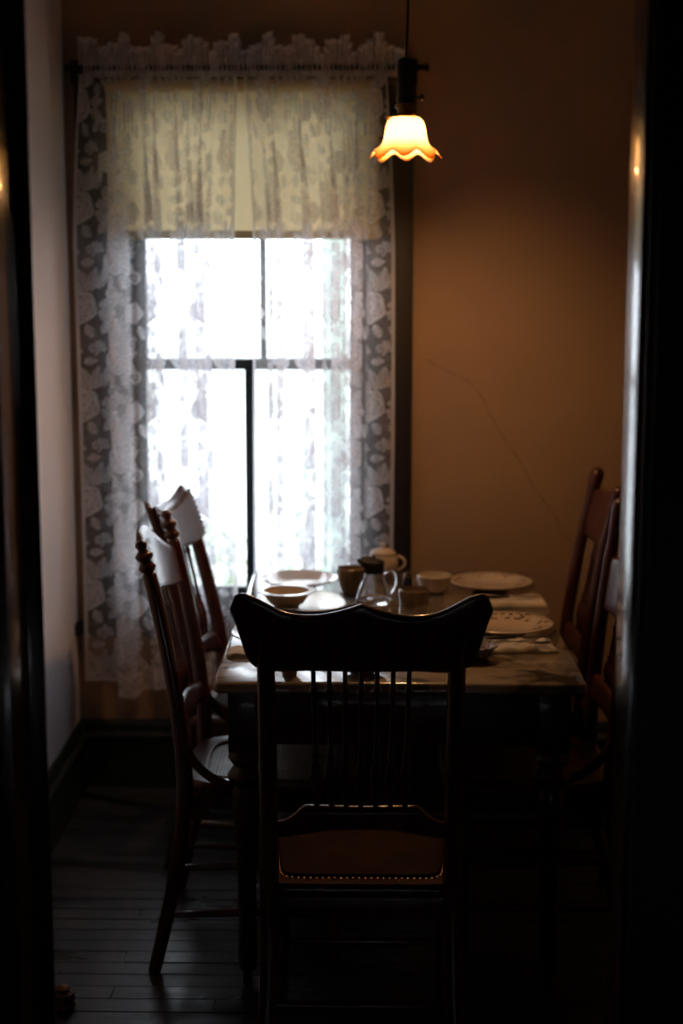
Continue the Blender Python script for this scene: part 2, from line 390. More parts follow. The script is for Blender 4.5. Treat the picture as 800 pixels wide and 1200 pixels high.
# ------------------------------------------------------------------ lace curtain
TW, TH = .215, .305
def motif(u, v):
    """thread density of a rose lace; u, v arrays in metres of flat cloth"""
    d = np.zeros_like(u)
    col = np.floor(u/TW); vv = v + (np.mod(col, 2))*TH/2
    x = np.mod(u, TW) - TW/2; y_ = np.mod(vv, TH) - TH/2
    def rose(cx, cy, R, ph):
        dx, dy = x-cx, y_-cy; r = np.hypot(dx, dy)/R; th = np.arctan2(dy, dx)+ph
        outer = 1 - .13*np.abs(np.sin(2.5*th)); m = (r < outer)
        out = np.zeros_like(r)
        f = .34 + .10*np.sin(th*5)
        edge = np.zeros_like(r)
        for k, (rr, n, p) in enumerate(((.97,5,0),(.74,5,.6),(.52,4,.2),(.33,3,1.),(.16,2,.3))):
            e = rr*(1 - .13*np.abs(np.sin(n/2*(th+p)))) ; edge = np.maximum(edge, np.exp(-((r-e)/.055)**2))
        spoke = np.exp(-(np.sin(2.5*(th+.3))/.10)**2)*(r > .5)*(r < .95)*.5
        core = (r < .12)*-.2
        return np.where(m | (edge > .3), np.clip(.30+.1*np.sin(9*r)+.70*edge+spoke+core, 0, 1), 0)
    def leaf(cx, cy, ln, wd, ang):
        dx, dy = x-cx, y_-cy; a = dx*math.cos(ang)+dy*math.sin(ang); b = -dx*math.sin(ang)+dy*math.cos(ang)
        t = np.clip(a/ln, 0, 1); half = wd*np.sin(PI*t**.8)*(1+.12*np.sin(t*30)); ins = (a > 0) & (a < ln) & (np.abs(b) < half)
        rib = np.exp(-(b/.0016)**2); ed = np.exp(-((np.abs(b)-half)/.0018)**2); vein = .25*(np.sin((a-np.abs(b))*420) > .3)
        return np.where(ins, np.clip(.26+.6*rib+.65*ed+vein, 0, 1), 0)
    def scroll(cx, cy, R, a0, turns, w=.0028):
        dx, dy = x-cx, y_-cy; r = np.hypot(dx, dy); th = np.mod(np.arctan2(dy, dx)-a0, 2*PI); o = np.zeros_like(r)
        for k in range(2):
            t = (th+2*PI*k)/(2*PI*turns); rr = R*(1-t); o = np.maximum(o, np.where((t < 1), np.exp(-((r-rr)/w)**2), 0))
        return o*.9
    for c in (rose(-.045,-.06,.052,.4), rose(.062,.075,.034,1.3),
              leaf(-.02,-.012,.075,.019,2.0), leaf(-.01,-.01,.075,.018,1.35), leaf(-.04,-.012,.06,.016,2.7), leaf(.0,.0,.055,.015,.7),
              leaf(.01,-.075,.07,.018,-.5), leaf(.012,-.055,.065,.016,.15), leaf(-.06,-.115,.05,.014,-1.9), leaf(-.03,-.115,.05,.013,-1.1),
              leaf(.03,.11,.045,.013,2.4), leaf(.085,.035,.045,.012,-1.2), leaf(-.095,-.01,.045,.012,.3), leaf(-.09,.12,.05,.013,-.3), leaf(.03,.02,.04,.011,1.5), leaf(-.04,.075,.045,.012,.1), leaf(.02,-.14,.045,.012,1.0), scroll(.055,-.02,.02,.5,1.6), scroll(-.075,.06,.022,2,1.7), scroll(.07,-.12,.022,3.4,1.6),
              scroll(-.01,.115,.018,5,1.5)):
        d = np.maximum(d, c)
    return d
def cloth_mesh(name, P, Z, thread):
    """P: (rows, cols, 2) plan points, Z: (rows, cols)"""
    R, C = Z.shape; co = np.dstack([P[...,0], P[...,1], Z]).reshape(-1, 3)
    idx = np.arange(R*C).reshape(R, C)
    q = np.stack([idx[:-1,:-1], idx[:-1,1:], idx[1:,1:], idx[1:,:-1]], -1).reshape(-1, 4)
    me = bpy.data.meshes.new(name); me.vertices.add(len(co)); me.vertices.foreach_set('co', co.astype(np.float32).ravel())
    me.loops.add(q.size); me.loops.foreach_set('vertex_index', q.astype(np.int32).ravel())
    me.polygons.add(len(q)); me.polygons.foreach_set('loop_start', (np.arange(len(q))*4).astype(np.int32))
    me.update(calc_edges=True); me.polygons.foreach_set('use_smooth', np.ones(len(q), bool))
    a = me.attributes.new('thread', 'FLOAT', 'POINT'); a.data.foreach_set('value', thread.astype(np.float32).ravel())
    me.update(); return me
def catmull(pts, n):
    P = np.array([pts[0]]+list(pts)+[pts[-1]], float); out = []
    for i in range(1, len(P)-2):
        for t in np.linspace(0, 1, n, endpoint=False):
            a, b, c, d = P[i-1:i+3]
            out.append(.5*((2*b)+(-a+c)*t+(2*a-5*b+4*c-d)*t*t+(-a+3*b-3*c+d)*t**3))
    out.append(P[-2]); return np.array(out)
# plan path of the hanging cloth: flat panel, one stacked pleat, then soft folds, flat edge
path = [(-.905,.0),(-.86,.004),(-.80,.0),(-.752,-.004),(-.728,-.012),(-.735,-.022),(-.785,-.024),(-.792,-.032),(-.75,-.036),(-.722,-.034),(-.708,-.010)]
x = -.695; i = 0
rnd = random.Random(7)
while x < -.02:
    if -.445 < x < -.36:
        path += [(-.428,-.012),(-.412,.002),(-.352,.002),(-.340,-.010)]; x = -.325
    wdt = rnd.uniform(.020,.046); dep = rnd.uniform(.010,.026); over = rnd.choice((0,.006,.014,.020))
    if rnd.random() < .62: fo = rnd.uniform(.010,.022); path += [(x+wdt*.5, -dep*.5), (x+wdt*.8+fo, -dep), (x+wdt*.75, -dep-.008), (x+wdt*.5-fo*.3, -dep-.004), (x+wdt*.8, .0)]
    else: path += [(x+wdt*.5+over, -dep), (x+wdt-over*.6, .006)]
    x += wdt+rnd.uniform(.0,.008)
path += [(-.005,-.02),(.012,.0),(.04,.004),(.083,.0)]
cv = catmull(path, 16); cv[:,1] += YC
seg = np.r_[0, np.cumsum(np.hypot(*np.diff(cv, axis=0).T))]; Lc = seg[-1]
C = int(Lc/.0031); R = 640
us = np.linspace(0, Lc, C); bx = np.interp(us, seg, cv[:,0]); by = np.interp(us, seg, cv[:,1])
zt, zb = 2.275, .372
tt = np.linspace(0, 1, R)[:,None]                 # 0 bottom .. 1 top
Zc = zb + (zt-zb)*tt + 0*us[None,:]
hem = .012*np.sin(us*9+1)[None,:] - .030*np.clip((us-.155)/.02, 0, 1)[None,:]*np.clip((.34-us)/.03, 0, 1)[None,:]
Zc = Zc + (hem)*(1-tt)**3
xu = (-.872) + (us/Lc)*(.06+.872)                 # evenly gathered at the rod
gat = .011*np.sin(us*2*PI/.021) + .006*np.sin(us*2*PI/.047+1)
kx = np.clip((tt-.72)/.28, 0, 1)**1.5; kd = np.clip((tt-.86)/.14, 0, 1)
PX = bx[None,:]*(1-kx) + xu[None,:]*kx + .003*np.sin(tt*5+us[None,:]*8)
PY = (by[None,:]-YC)*(1-.75*kd)+YC + gat[None,:]*kd*.9 - .005*(1-tt)*np.sin(us*6)[None,:]
U = np.broadcast_to(us[None,:], Zc.shape); V = (zb + (zt-zb)*tt + 0*U)
mot = motif(U+.045, V+.04)
rs = np.random.RandomState(3)
th = .23 + .74*mot
hemb = (V < zb+.075); th = np.where(hemb, np.maximum(th, .50+.28*(np.sin(U*130+np.sin(V*90)*2)*np.sin(V*150) > 0)), th)
th = np.where(V < zb+.012, .85, th); th = np.where((U < .012) | (U > Lc-.012), .85, th)
th = np.clip(th + rs.uniform(-.06,.06,th.shape), .1, .97)
cur = thing('lace_curtain', 'long white rose lace curtain hanging in folds over the window', 'curtain', (0,0,0))
g0 = int(np.searchsorted(bx > -.408, True)); g1 = C - int(np.searchsorted((bx < -.357)[::-1], True))
for a_, b_ in ((0, g0), (g1, C)):                    # two widths of lace that just fail to meet
    sl = np.s_[:, a_:b_]; t_ = th[sl].copy(); t_[:, :4] = .85; t_[:, -4:] = .85
    o = link('drape', cloth_mesh('drape', np.dstack([PX, PY])[sl], Zc[sl], t_), cur); o.data.materials.append(M['lace'])
# gathered heading above the rod
C2 = 900; R2 = 22; u2 = np.linspace(0, 2.7, C2); t2 = np.linspace(0, 1, R2)[:,None]
X2 = -.878 + (u2/2.7)*.985; X2 = X2[None,:] + .010*np.sin(u2*2*PI/.034)[None,:]*(.4+t2) + .006*np.sin(u2*41)[None,:]*t2
Y2 = YC + (.014*np.cos(u2*2*PI/.034+.5*np.sin(u2*9)) )[None,:]*(.5+.9*t2) - .004
H2 = .098 + .022*np.sin(u2*2*PI/.30) + .012*np.sin(u2*2*PI/.13+1)
Z2 = 2.268 + t2*H2[None,:] + 0*X2
th2 = .52 + .30*motif(np.broadcast_to(u2[None,:], Z2.shape), Z2*1.0+.1); th2 = np.where(t2 > .9, .85, th2)
o = link('gathered_heading', cloth_mesh('gathered_heading', np.dstack([X2, Y2]), Z2, th2), cur); o.data.materials.append(M['lace'])

# ------------------------------------------------------------------ outside the window
struct('ground', boxes((-30, 30, YB+.3, 60, -.75, -.55)), 'ground')
pp = thing('porch_post', 'pale green painted post standing outside the window', 'post', (-.135, 6.5, -.55))
obj('shaft', boxes((-.05,.05,-.05,.05,.2,3.3), bev=.01), 'palegreen', pp); obj('plinth', boxes((-.07,.07,-.07,.07,0,.22), bev=.008), 'palegreen', pp)
def shrub(loc, r, h, n, label):
    t = thing('shrub', label, 'shrub', loc, 0)
    bm = bmesh.new(); b2 = bmesh.new(); rg = random.Random(int(r*1000)+n)
    for k in range(9):
        a = rg.uniform(0, 2*PI); tube(b2, [(0,0,0), (math.cos(a)*r*.4, math.sin(a)*r*.4, h*.5), (math.cos(a)*r*.7, math.sin(a)*r*.7, h*.85)], [.012,.008,.003], 5)
    for k in range(n):
        a = rg.uniform(0, 2*PI); q = rg.uniform(0,1)**.5; z = rg.uniform(.15, 1); rr = r*q*math.sqrt(max(.05, 1-(z-.45)**2*2.6))
        c = Vector((math.cos(a)*rr, math.sin(a)*rr, z*h)); s = rg.uniform(.025,.05)
        mt = Matrix.Translation(c) @ Matrix.Rotation(rg.uniform(0,6.3), 4, 'Z') @ Matrix.Rotation(rg.uniform(-1.2,1.2), 4, 'X')
        vs = [bm.verts.new(mt @ Vector(p)) for p in ((-s,0,0),(0,-s*.4,.004),(s,0,0),(0,s*.4,.004))]; bm.faces.new(vs)
    tag(obj('foliage', bm, 'leaf', t, smooth=False), kind='stuff'); obj('stem', b2, 'twig', t)
shrub((-.80, 8.2, -.55), .30, .85, 520, 'leafy green shrub outside the window, seen low behind the lace at left')
shrub((-.30, 8.8, -.55), .20, 1.15, 380, 'narrow green shrub outside the window beside the pale green post')

# ------------------------------------------------------------------ chairs
YBK = smooth_interp([(0,-.275),(.22,-.225),(.45,-.195),(.62,-.205),(.80,-.232),(.95,-.262),(1.10,-.30)])
def chair_prefix(style):
    W = M
    lean = 1.0
    return lean
def turned(z0, z1, r):
    H = z1-z0
    prof = [(.60,0),(.55,.06),(.95,.10),(1.25,.16),(1.35,.22),(1.1,.29),(.62,.34),(.95,.37),(.62,.40),(.55,.46),(.5,.72),(.6,.80),(.92,.83),(.6,.86),(.5,.9),(.55,1)]
    return [(r*a, z0+H*b) for a, b in prof]
def spindle_mesh(length, r, m):
    prof = [(0,0)] + [(a, b) for a, b in turned(0, length, r)] + [(0, length)]
    bm = bmesh.new(); lathe(bm, prof, 10)
    for f in bm.faces: f.smooth = True
    me = bpy.data.meshes.new('spindle'); bm.to_mesh(me); bm.free(); me.materials.append(m); return me
def aim(o, p, q):
    d = Vector(q)-Vector(p); o.location = p; o.rotation_mode = 'QUATERNION'; o.rotation_quaternion = d.to_track_quat('Z','Y')
def make_chair(name, label, style, loc, rz, group=None, lean=1.0, wide=0.0, height=0.0, drop=0.0):
    t = thing(name, label, 'chair', loc, rz, group)
    wood = M['wood'] if style in ('eared','finial','saddle') else M['redwood']
    hp = .186 + wide                                     # half distance between the posts
    def yb(z): 
        b = YBK(z)
        return b if z < .5 else -.197 + (b+.197)*lean
    topz = {'eared': .99, 'saddle': .985, 'finial': .985, 'plain': 1.105}[style] + height
    # rear posts, one sweep from foot to top
    for s in (-1, 1):
        bm = bmesh.new(); zs = [0,.08,.2,.32,.42,.48,.56,.66,.76,.86,.94]+[topz]
        rad = [.0155,.0165,.018,.0195,.0205,.0205,.0195,.019,.0185,.018,.0175,.017]
        if style == 'plain':
            zs = zs[:-1]+[topz-.10, topz-.06, topz-.03, topz-.012, topz]; rad = rad[:-1]+[.0165,.019,.021,.0195,.011]
        if style == 'finial':
            zs += [topz+.004, topz+.010, topz+.016, topz+.022, topz+.030, topz+.038, topz+.044, topz+.050, topz+.058, topz+.068, topz+.076, topz+.080]
            rad += [.012,.019,.022,.019,.013,.020,.0225,.018,.010,.015,.013,.006]
        tube(bm, [(s*(hp + .012*(z < .3)*(1-z/.3) ), yb(z), z) for z in zs], rad, 12, 1.15 if style in ('eared','saddle') else 1.0)
        obj('rear_post', bm, wood, t, ang=75)
    # seat
    sz = .462; bm = bmesh.new(); n = 48; ring = []
    def outl(k, sc=1.0):
        a = 2*PI*k/n; c, s_ = math.cos(a), math.sin(a); e = .17 if style in ('eared','saddle') else .42
        xx = math.copysign(abs(c)**e, c); yy = math.copysign(abs(s_)**e, s_)
        wd = (.215 + .02*yy) * sc
        return xx*wd, yy*.212*sc
    for z, sc in ((sz-.030,.975),(sz-.022,1.0),(sz-.008,1.0),(sz,.975)): ring.append([bm.verts.new((*outl(k, sc), z)) for k in range(n)])
    if style in ('eared','saddle'):
        bm.faces.new(ring[0][::-1]); bm.faces.new(ring[-1])
    else:
        for z, sc in ((sz,.74),(sz-.030,.74)): ring.append([bm.verts.new((*outl(k, sc), z)) for k in range(n)])
        ring.append(ring[0])
    for A, B in zip(ring, ring[1:]):
        for k in range(n): bm.faces.new((A[k], A[(k+1)%n], B[(k+1)%n], B[k]))
    st = obj('seat', bm, wood if style != 'finial' else M['wood'], t)
    if style in ('eared','saddle'):
        bm = bmesh.new(); rr = []
        for z, sc in ((sz-.002,.83),(sz+.008,.825),(sz+.014,.76),(sz+.019,.55),(sz+.021,.25)): rr.append([bm.verts.new((*outl(k, sc), z)) for k in range(n)])
        for A, B in zip(rr, rr[1:]):
            for k in range(n): bm.faces.new((A[k], A[(k+1)%n], B[(k+1)%n], B[k]))
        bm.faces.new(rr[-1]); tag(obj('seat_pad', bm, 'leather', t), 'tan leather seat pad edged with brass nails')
        bm = bmesh.new(); pl = np.array([outl(k*.1, .848) for k in range(n*10+1)]); sg = np.r_[0, np.cumsum(np.hypot(*np.diff(pl, axis=0).T))]
        for a in np.arange(0, sg[-1]-.006, .0125): lathe(bm, [(.0052,0),(.0042,.003),(0,.0048)], 8, (np.interp(a, sg, pl[:,0]), np.interp(a, sg, pl[:,1]), sz-.001))
        tag(obj('brass_nails', bm, 'bronze', t), 'row of brass nail heads', kind='stuff')
    else:
        # woven cane: strands both ways, real gaps
        bm = bmesh.new()
        hwx, hwy = .157, .156; stp = .0098; k = -16
        while k <= 16:
            q = k*stp; k += 1
            lim = .165*(1-abs(q/.165)**3.4)**(1/3.4) if abs(q) < .165 else 0
            if lim < .02: continue
            for dd in (-.0016, .0016):
                box(bm, q+dd-.0010, q+dd+.0010, -lim, lim, sz-.006, sz-.0045); box(bm, -lim, lim, q+dd-.0010, q+dd+.0010, sz-.0045, sz-.003)
        for sgn in (-1, 1):
            k = -30
            while k <= 30:
                c = k*.0139; k += 1
                pts = []
                for tpar in np.linspace(-.24, .24, 60):
                    xx = c/2+tpar; yy = (c/2-tpar)*sgn
                    if abs(xx/.163)**3.4+abs(yy/.163)**3.4 < 1: pts.append((xx, yy))
                if len(pts) > 3:
                    a, b = Vector((*pts[0], sz-.004)), Vector((*pts[-1], sz-.004)); d = (b-a).normalized(); nn = Vector((-d.y, d.x, 0))*.0012
                    bm.faces.new([bm.verts.new(v) for v in (a-nn, b-nn, b+nn, a+nn)])
        tag(obj('cane_panel', bm, 'cane' if style == 'finial' else 'redcane', t, smooth=False), 'woven cane seat panel', kind='stuff')
        bm = bmesh.new(); rg = [outl(k, .755) for k in range(n)]
        tube(bm, [(a, b, sz+.001) for a, b in rg]+[(*rg[0], sz+.001)], .0035, 6); obj('cane_binding', bm, 'cane' if style == 'finial' else 'redcane', t)
    # crest rail
    bow = .028 if style in ('eared','saddle') else .034
    if style in ('eared','saddle'):
        hw = .252
        tf0 = smooth_interp([(0,1.064),(.03,1.053),(.07,1.043),(.115,1.040),(.155,1.048),(.19,1.066),(.215,1.078),(.235,1.079),(.247,1.068),(.252,1.052)])
        bf0 = smooth_interp([(0,.922),(.10,.922),(.19,.922),(.212,.930),(.225,.950),(.235,.985),(.245,1.020),(.252,1.040)])
        tf = lambda x: tf0(abs(x)) + height; bf = lambda x: bf0(abs(x)) + height
        yf = lambda x, z: yb(z) + .012 - bow*(1-(x/hw)**2) + .10*max(0, z-1.045)*0 - .05*max(0, abs(x)-.2)
        if style == 'saddle':
            hw = .186
            tf0 = smooth_interp([(0,1.026),(.05,1.028),(.10,1.034),(.14,1.046),(.165,1.057),(.178,1.060),(.186,1.048)]); bf0 = smooth_interp([(0,.895),(.165,.900),(.178,.905),(.186,.915)])
        pw = hw-.030 if style == 'eared' else hw-.006
        cr = obj('crest_rail', panel(tf, bf, hw, yf, .026, 56, 10), wood, t)
        pf = lambda x, z: yf(x, z) + .013 + .010*max(0, 1-(x/.222)**2)
        pt = lambda x: min(tf(x)-.012, 1.066+height); pb = lambda x: bf(x)+.012+.5*max(0, abs(x)-.195)*0
        pad = obj('leather_panel', panel(pt, pb, pw, pf, .016, 40, 8), 'pad', t); pad['label'] = 'padded pale leather panel on the crest rail'
        bm = bmesh.new(); ed = [(x, pt(x)-.003) for x in np.arange(-pw+.006,pw-.005,.0160)] + [(x, pb(x)+.003) for x in np.arange(-pw+.006,pw-.005,.0160)]
        for sx in (-pw+.003,pw-.003): ed += [(sx, z) for z in np.arange(pb(pw)+.014, pt(pw)-.008, .0150)]
        for x, z in ed:
            yy = pf(x, z)+.004; tube(bm, [(x,yy-.002,z),(x,yy+.002,z),(x,yy+.005,z)], [.0055,.0050,.001], 7)
        tag(obj('brass_nails', bm, 'bronze', t), 'brass nail heads round the leather panel', kind='stuff')
        botz = .925+height; railz = .628
        rt = smooth_interp([(0,.634),(.09,.634),(.115,.632),(.135,.612),(.155,.598),(.19,.596)])
        rb_ = smooth_interp([(0,.583),(.06,.580),(.11,.570),(.15,.560),(.19,.556)])
    elif style == 'finial':
        tf0 = smooth_interp([(0,1.060),(.06,1.052),(.12,1.018),(.17,.990),(.24,.965)]); tf = lambda x: tf0(abs(x)); bf = lambda x: .885 + .010*math.cos(x*14)
        yf = lambda x, z: yb(z) - bow*(1-(x/hp)**2)
        obj('crest_rail', panel(tf, bf, hp-.004, yf, .020, 40, 8), wood, t)
        botz = .89; rt = lambda x: .62+.015*math.cos(x*12); rb_ = lambda x: .56
    else:
        tf = lambda x: 1.045-drop+height+.012*math.cos(x*8)-.004; bf = lambda x: .905-drop+height-.012*math.cos(x*8)
        yf = lambda x, z: yb(z) - bow*(1-(x/hp)**2)
        obj('crest_rail', panel(tf, bf, hp-.004, yf, .018, 30, 8), wood, t)
        botz = .90-drop+height; rt = lambda x: .64; rb_ = lambda x: .565
    lr = obj('lower_rail', panel((lambda x: rt(abs(x))), (lambda x: rb_(abs(x))), hp-.002, lambda x, z: yb(z)-.02*(1-(x/hp)**2), .026, 36, 5), wood, t)
    # spindles
    nS = 7; me = None
    for k in range(nS):
        f = (k-(nS-1)/2); x0 = f*.0292; x1 = f*.0312
        p = (x0, yb(.63)-.02*(1-(x0/hp)**2), (rt(abs(x0))-.004)); q = (x1, yb(botz)-bow*(1-(x1/hp)**2)+(.010 if style in ('eared','saddle') else 0), botz+.004)
        if me is None: me = spindle_mesh((Vector(q)-Vector(p)).length, .0095, wood)
        o = link('spindle', me, t); aim(o, p, q)
    # bentwood hip braces
    for s in (-1, 1):
        bm = bmesh.new()
        c = catmull([(-.205,.625),(-.198,.585),(-.175,.535),(-.130,.493),(-.075,.470),(-.02,.462)], 4)
        tube(bm, [(s*(hp+.004+.014*i/len(c)), p[0], p[1]) for i, p in enumerate(c)], .0115, 8); obj('hip_brace', bm, wood, t)
    # front legs, stretchers
    for s in (-1, 1):
        bm = bmesh.new(); prof = [(.013,0),(.016,.02),(.015,.05),(.018,.12),(.0205,.2),(.016,.26),(.021,.275),(.016,.29),(.022,.33),(.023,.38),(.018,.42),(.020,.436)]
        lathe(bm, [(0,0)]+prof+[(0,.436)], 14); o = obj('front_leg', bm, wood, t, (s*.185, .165, 0))
    def rung(p, q, r=.0105):
        bm = bmesh.new(); p, q = Vector(p), Vector(q)
        tube(bm, [p.lerp(q, f) for f in (0,.1,.3,.45,.5,.55,.7,.9,1)], [r*.75,r*.8,r,r*1.05,r*1.15,r*1.05,r,r*.8,r*.75], 10); obj('rung', bm, wood, t)
    for z in (.17, .29): rung((-.185,.165,z), (.185,.165,z))
    for s in (-1, 1):
        for z in (.14, .26): rung((s*.185,.165,z), (s*hp,yb(z),z))
    rung((-hp, yb(.21), .21), (hp, yb(.21), .21))
    # apron under the seat
    obj('seat_apron', boxes((-.17,.17,.160,.178,.395,sz-.028),(-.17,.17,yb(.42)-.008,yb(.42)+.010,.385,sz-.028),(-.190,-.174,-.19,.165,.395,sz-.028),(.174,.190,-.19,.165,.395,sz-.028), bev=.002), wood, t)
    return t

make_chair('dining_chair', 'dark oak chair in front with its back to the doorway and a tan leather seat', 'eared', (-.010, 3.165, 0), 0)
make_chair('dining_chair', 'cane seated spindle back chair with turned finials, on the left near the doorway', 'finial', (-.240, 3.765, 0), -PI/2, wide=.045, lean=1.0)
make_chair('dining_chair', 'dark oak chair with studded pale leather crest, far left beside the lace curtain', 'saddle', (-.262, 4.300, 0), -PI/2-math.radians(9), lean=1.45, wide=-.02)
make_chair('dining_chair', 'reddish plain topped chair behind the door frame at the near right of the table', 'plain', (.400, 3.775, 0), PI/2, drop=.09, lean=.62, wide=.0)
make_chair('dining_chair', 'reddish plain topped chair at the far right of the table by the tan wall', 'plain', (.405, 4.385, 0), PI/2, lean=.90, wide=.015)

# ------------------------------------------------------------------ table
TX0, TX1, TY0, TY1, TT = -.353, .505, 3.392, 4.720, .762
tb = thing('dining_table', 'long dining table with a veined marble top and dark turned legs', 'table', ((TX0+TX1)/2, (TY0+TY1)/2, 0))
hx, hy = (TX1-TX0)/2, (TY1-TY0)/2
bm = bmesh.new(); corner = .022; outline = []
for cx, cy, a0 in ((hx-corner, hy-corner, 0), (-hx+corner, hy-corner, PI/2), (-hx+corner, -hy+corner, PI), (hx-corner, -hy+corner, 3*PI/2)):
    for k in range(7): a = a0+k*PI/12; outline.append((cx, cy, math.cos(a), math.sin(a)))
rings = []
for z, d in ((TT-.026,-.006),(TT-.021,0),(TT-.010,0),(TT-.004,-.0022),(TT,-.008)):
    rings.append([bm.verts.new((cx+(corner+d)*c, cy+(corner+d)*s, z)) for cx, cy, c, s in outline])
n = len(outline)
for A, B in zip(rings, rings[1:]):
    for k in range(n): bm.faces.new((A[k], A[(k+1)%n], B[(k+1)%n], B[k]))
bm.faces.new(rings[0][::-1]); bm.faces.new(rings[-1])
tag(obj('table_top', bm, 'marble', tb), 'veined marble slab top')
ix, iy = hx-.035, hy-.035
for b in ((-ix+.05, ix-.05, -iy, -iy+.022), (-ix+.05, ix-.05, iy-.022, iy), (-ix, -ix+.022, -iy+.05, iy-.05), (ix-.022, ix, -iy+.05, iy-.05)):
    obj('apron', boxes((*b, .605, TT-.026), bev=.003), 'tablewood', tb)
for sx in (-1, 1):
    for sy in (-1, 1):
        bm = boxes((-.038,.038,-.038,.038,.585,TT-.026), bev=.004)
        lathe(bm, [(0,.05),(.020,.05),(.024,.07),(.022,.10),(.020,.16),(.024,.30),(.030,.42),(.034,.47),(.028,.495),(.040,.508),(.044,.522),(.036,.535),(.028,.545),(.042,.565),(.038,.586),(0,.586)], 20)
        lg = obj('leg', bm, 'tablewood', tb, (sx*(ix-.036), sy*(iy-.036), 0))
        bm = bmesh.new(); tube(bm, [(-.011,0,.022),(-.009,0,.022),(.009,0,.022),(.011,0,.022)], [.017,.022,.022,.017], 16); lathe(bm, [(0,.040),(.020,.040),(.022,.056),(0,.058)], 14)
        obj('caster', bm, 'darkmetal', lg)

# ------------------------------------------------------------------ tableware (each thing stands on the marble at z = TT)
def lathe_obj(name, prof, m, label, cat, loc, n=56, group=None, wob=None, close=True):
    bm = bmesh.new(); lathe(bm, prof, n, close=close, wob=wob); o = obj(name, bm, m, None, loc, ang=50)
    return tag(o, label, cat, group)
def plate_prof(R, h=.022, t=.004, well=.62):
    return [(1e-6,.0035),(R*well*.6,.0035),(R*well*.62,0),(R*well*.68,0),(R*well*.72,.004),(R*well,.007),(R*.84,h*.72),(R,h-.002),(R*1.005,h+.001),(R*.99,h+t*.6),(R*.84,h*.72+t),(R*well,.007+t),(R*well*.9,.0035+t),(1e-6,.0035+t)]
def bowl_prof(R, h, foot, t=.0035, lip=0, curve=.55):
    out = []; N_ = 9
    for k in range(N_+1):
        a = k/N_; out.append((foot+(R-foot)*(a**curve), .004+(h-.004)*a))
    if lip: out.append((R+lip, h+.001))
    inn = []
    if lip: inn.append((R+lip, h+.004))
    for k in range(N_, -1, -1):
        a = k/N_; inn.append((max(.001, foot+(R-foot)*(a**curve)-t), .004+t+(h-.002-t)*a+(.002 if k == N_ else 0)))
    return [(1e-6,.002),(foot*.85,.002),(foot*.88,0),(foot,0)]+out+inn+[(1e-6,.004+t)]
def cup_handle(bm, R, z0, z1, out=.026, r=.0036, ang=0, n=9):
    pts = []
    for k in range(n):
        a = -PI/2*.95 + PI*.95*k/(n-1); rr = R - .004 + out*math.cos(a); zz = (z0+z1)/2 + (z1-z0)/2*math.sin(a)
        pts.append((rr*math.cos(ang), rr*math.sin(ang), zz))
    tube(bm, pts, [r*1.2]+[r]*(n-2)+[r*1.2], 8)
lathe_obj('dinner_plate', plate_prof(.125, .020), 'plate_print', 'cream plate with brown flowered rim at the near right of the table', 'plate', (.362, 3.925, TT))
lathe_obj('dinner_plate', plate_prof(.122, .020), 'plate_faint', 'cream plate with faint flowered rim at the far right corner of the table', 'plate', (.368, 4.475, TT))
lathe_obj('dinner_plate', plate_prof(.116, .026), 'greychina', 'shiny white plate at the far left corner of the table by the window', 'plate', (-.200, 4.475, TT))
lathe_obj('dinner_plate', plate_prof(.120, .022), 'plate_print', 'plate at the near left of the table, mostly hidden behind the front chair', 'plate', (-.222, 3.800, TT))
lathe_obj('serving_tray', [(1e-6,.003),(.098,.003),(.10,0),(.105,0),(.112,.005),(.138,.013),(.141,.016),(.138,.018),(.110,.010),(.098,.007),(1e-6,.007)], 'steel', 'round silvery tray under the small cream bowl', 'tray', (-.170, 4.208, TT))
# bowl on the tray
lathe_obj('cereal_bowl', bowl_prof(.066, .042, .036, lip=.014), 'china', 'small wide rimmed cream bowl standing on the silvery tray', 'bowl', (-.222, 4.165, TT+.0080))
lathe_obj('tumbler', bowl_prof(.042, .076, .022, curve=.62), 'browncup', 'tapered brown stoneware cup between the white plate and the glass jug', 'cup', (-.046, 4.365, TT+.0))
lathe_obj('serving_bowl', bowl_prof(.052, .052, .030, curve=.42), 'china', 'round cream bowl left of the far right plate', 'bowl', (.196, 4.385, TT))
lathe_obj('sauce_dish', bowl_prof(.044, .038, .040, curve=.5, t=.004), 'browncup', 'low straight sided brown ramekin beside the glass jug', 'dish', (.134, 4.250, TT))
# salt shaker
bm = bmesh.new(); lathe(bm, [(0,0),(.014,0),(.016,.004),(.013,.030),(.012,.032)]+[(.012,.034),(0,.034)], 16)
ss = thing('salt_shaker', 'tiny dark salt shaker behind the ramekin and jug', 'shaker', (.121, 4.46, TT)); obj('shaker_body', bm, 'darkmetal', ss)
bm = bmesh.new(); lathe(bm, [(.0125,.0335),(.013,.040),(.009,.046),(0,.048)], 16); obj('shaker_cap', bm, 'steel', ss)
# glass syrup jug with dark lid
jg = thing('glass_jug', 'clear glass syrup jug with a dark spouted lid in the middle of the table', 'jug', (.020, 4.255, TT), math.radians(0))
bm = bmesh.new(); lathe(bm, [(1e-6,.003),(.040,.003),(.046,0),(.050,.002),(.0515,.010),(.049,.022),(.040,.048),(.031,.070),(.027,.088),(.0265,.094),(.0240,.094),(.0245,.088),(.0285,.070),(.037,.048),(.0455,.022),(.0475,.012),(.044,.009),(1e-6,.010)], 48, close=True); obj('jug_body', bm, 'glass', jg, ang=60)
bm = bmesh.new(); c = catmull([(.026,.086),(.044,.092),(.058,.080),(.060,.060),(.054,.040),(.046,.030)], 4); tube(bm, [(p[0],0,p[1]) for p in c], .0052, 10); obj('jug_handle', bm, 'glass', jg)
def lidw(j, r, z, a):
    d = max(0, math.cos(a-PI))**6
    return r + d*(.018 if j >= 4 else 0), z + d*(.006 if j >= 4 else 0)
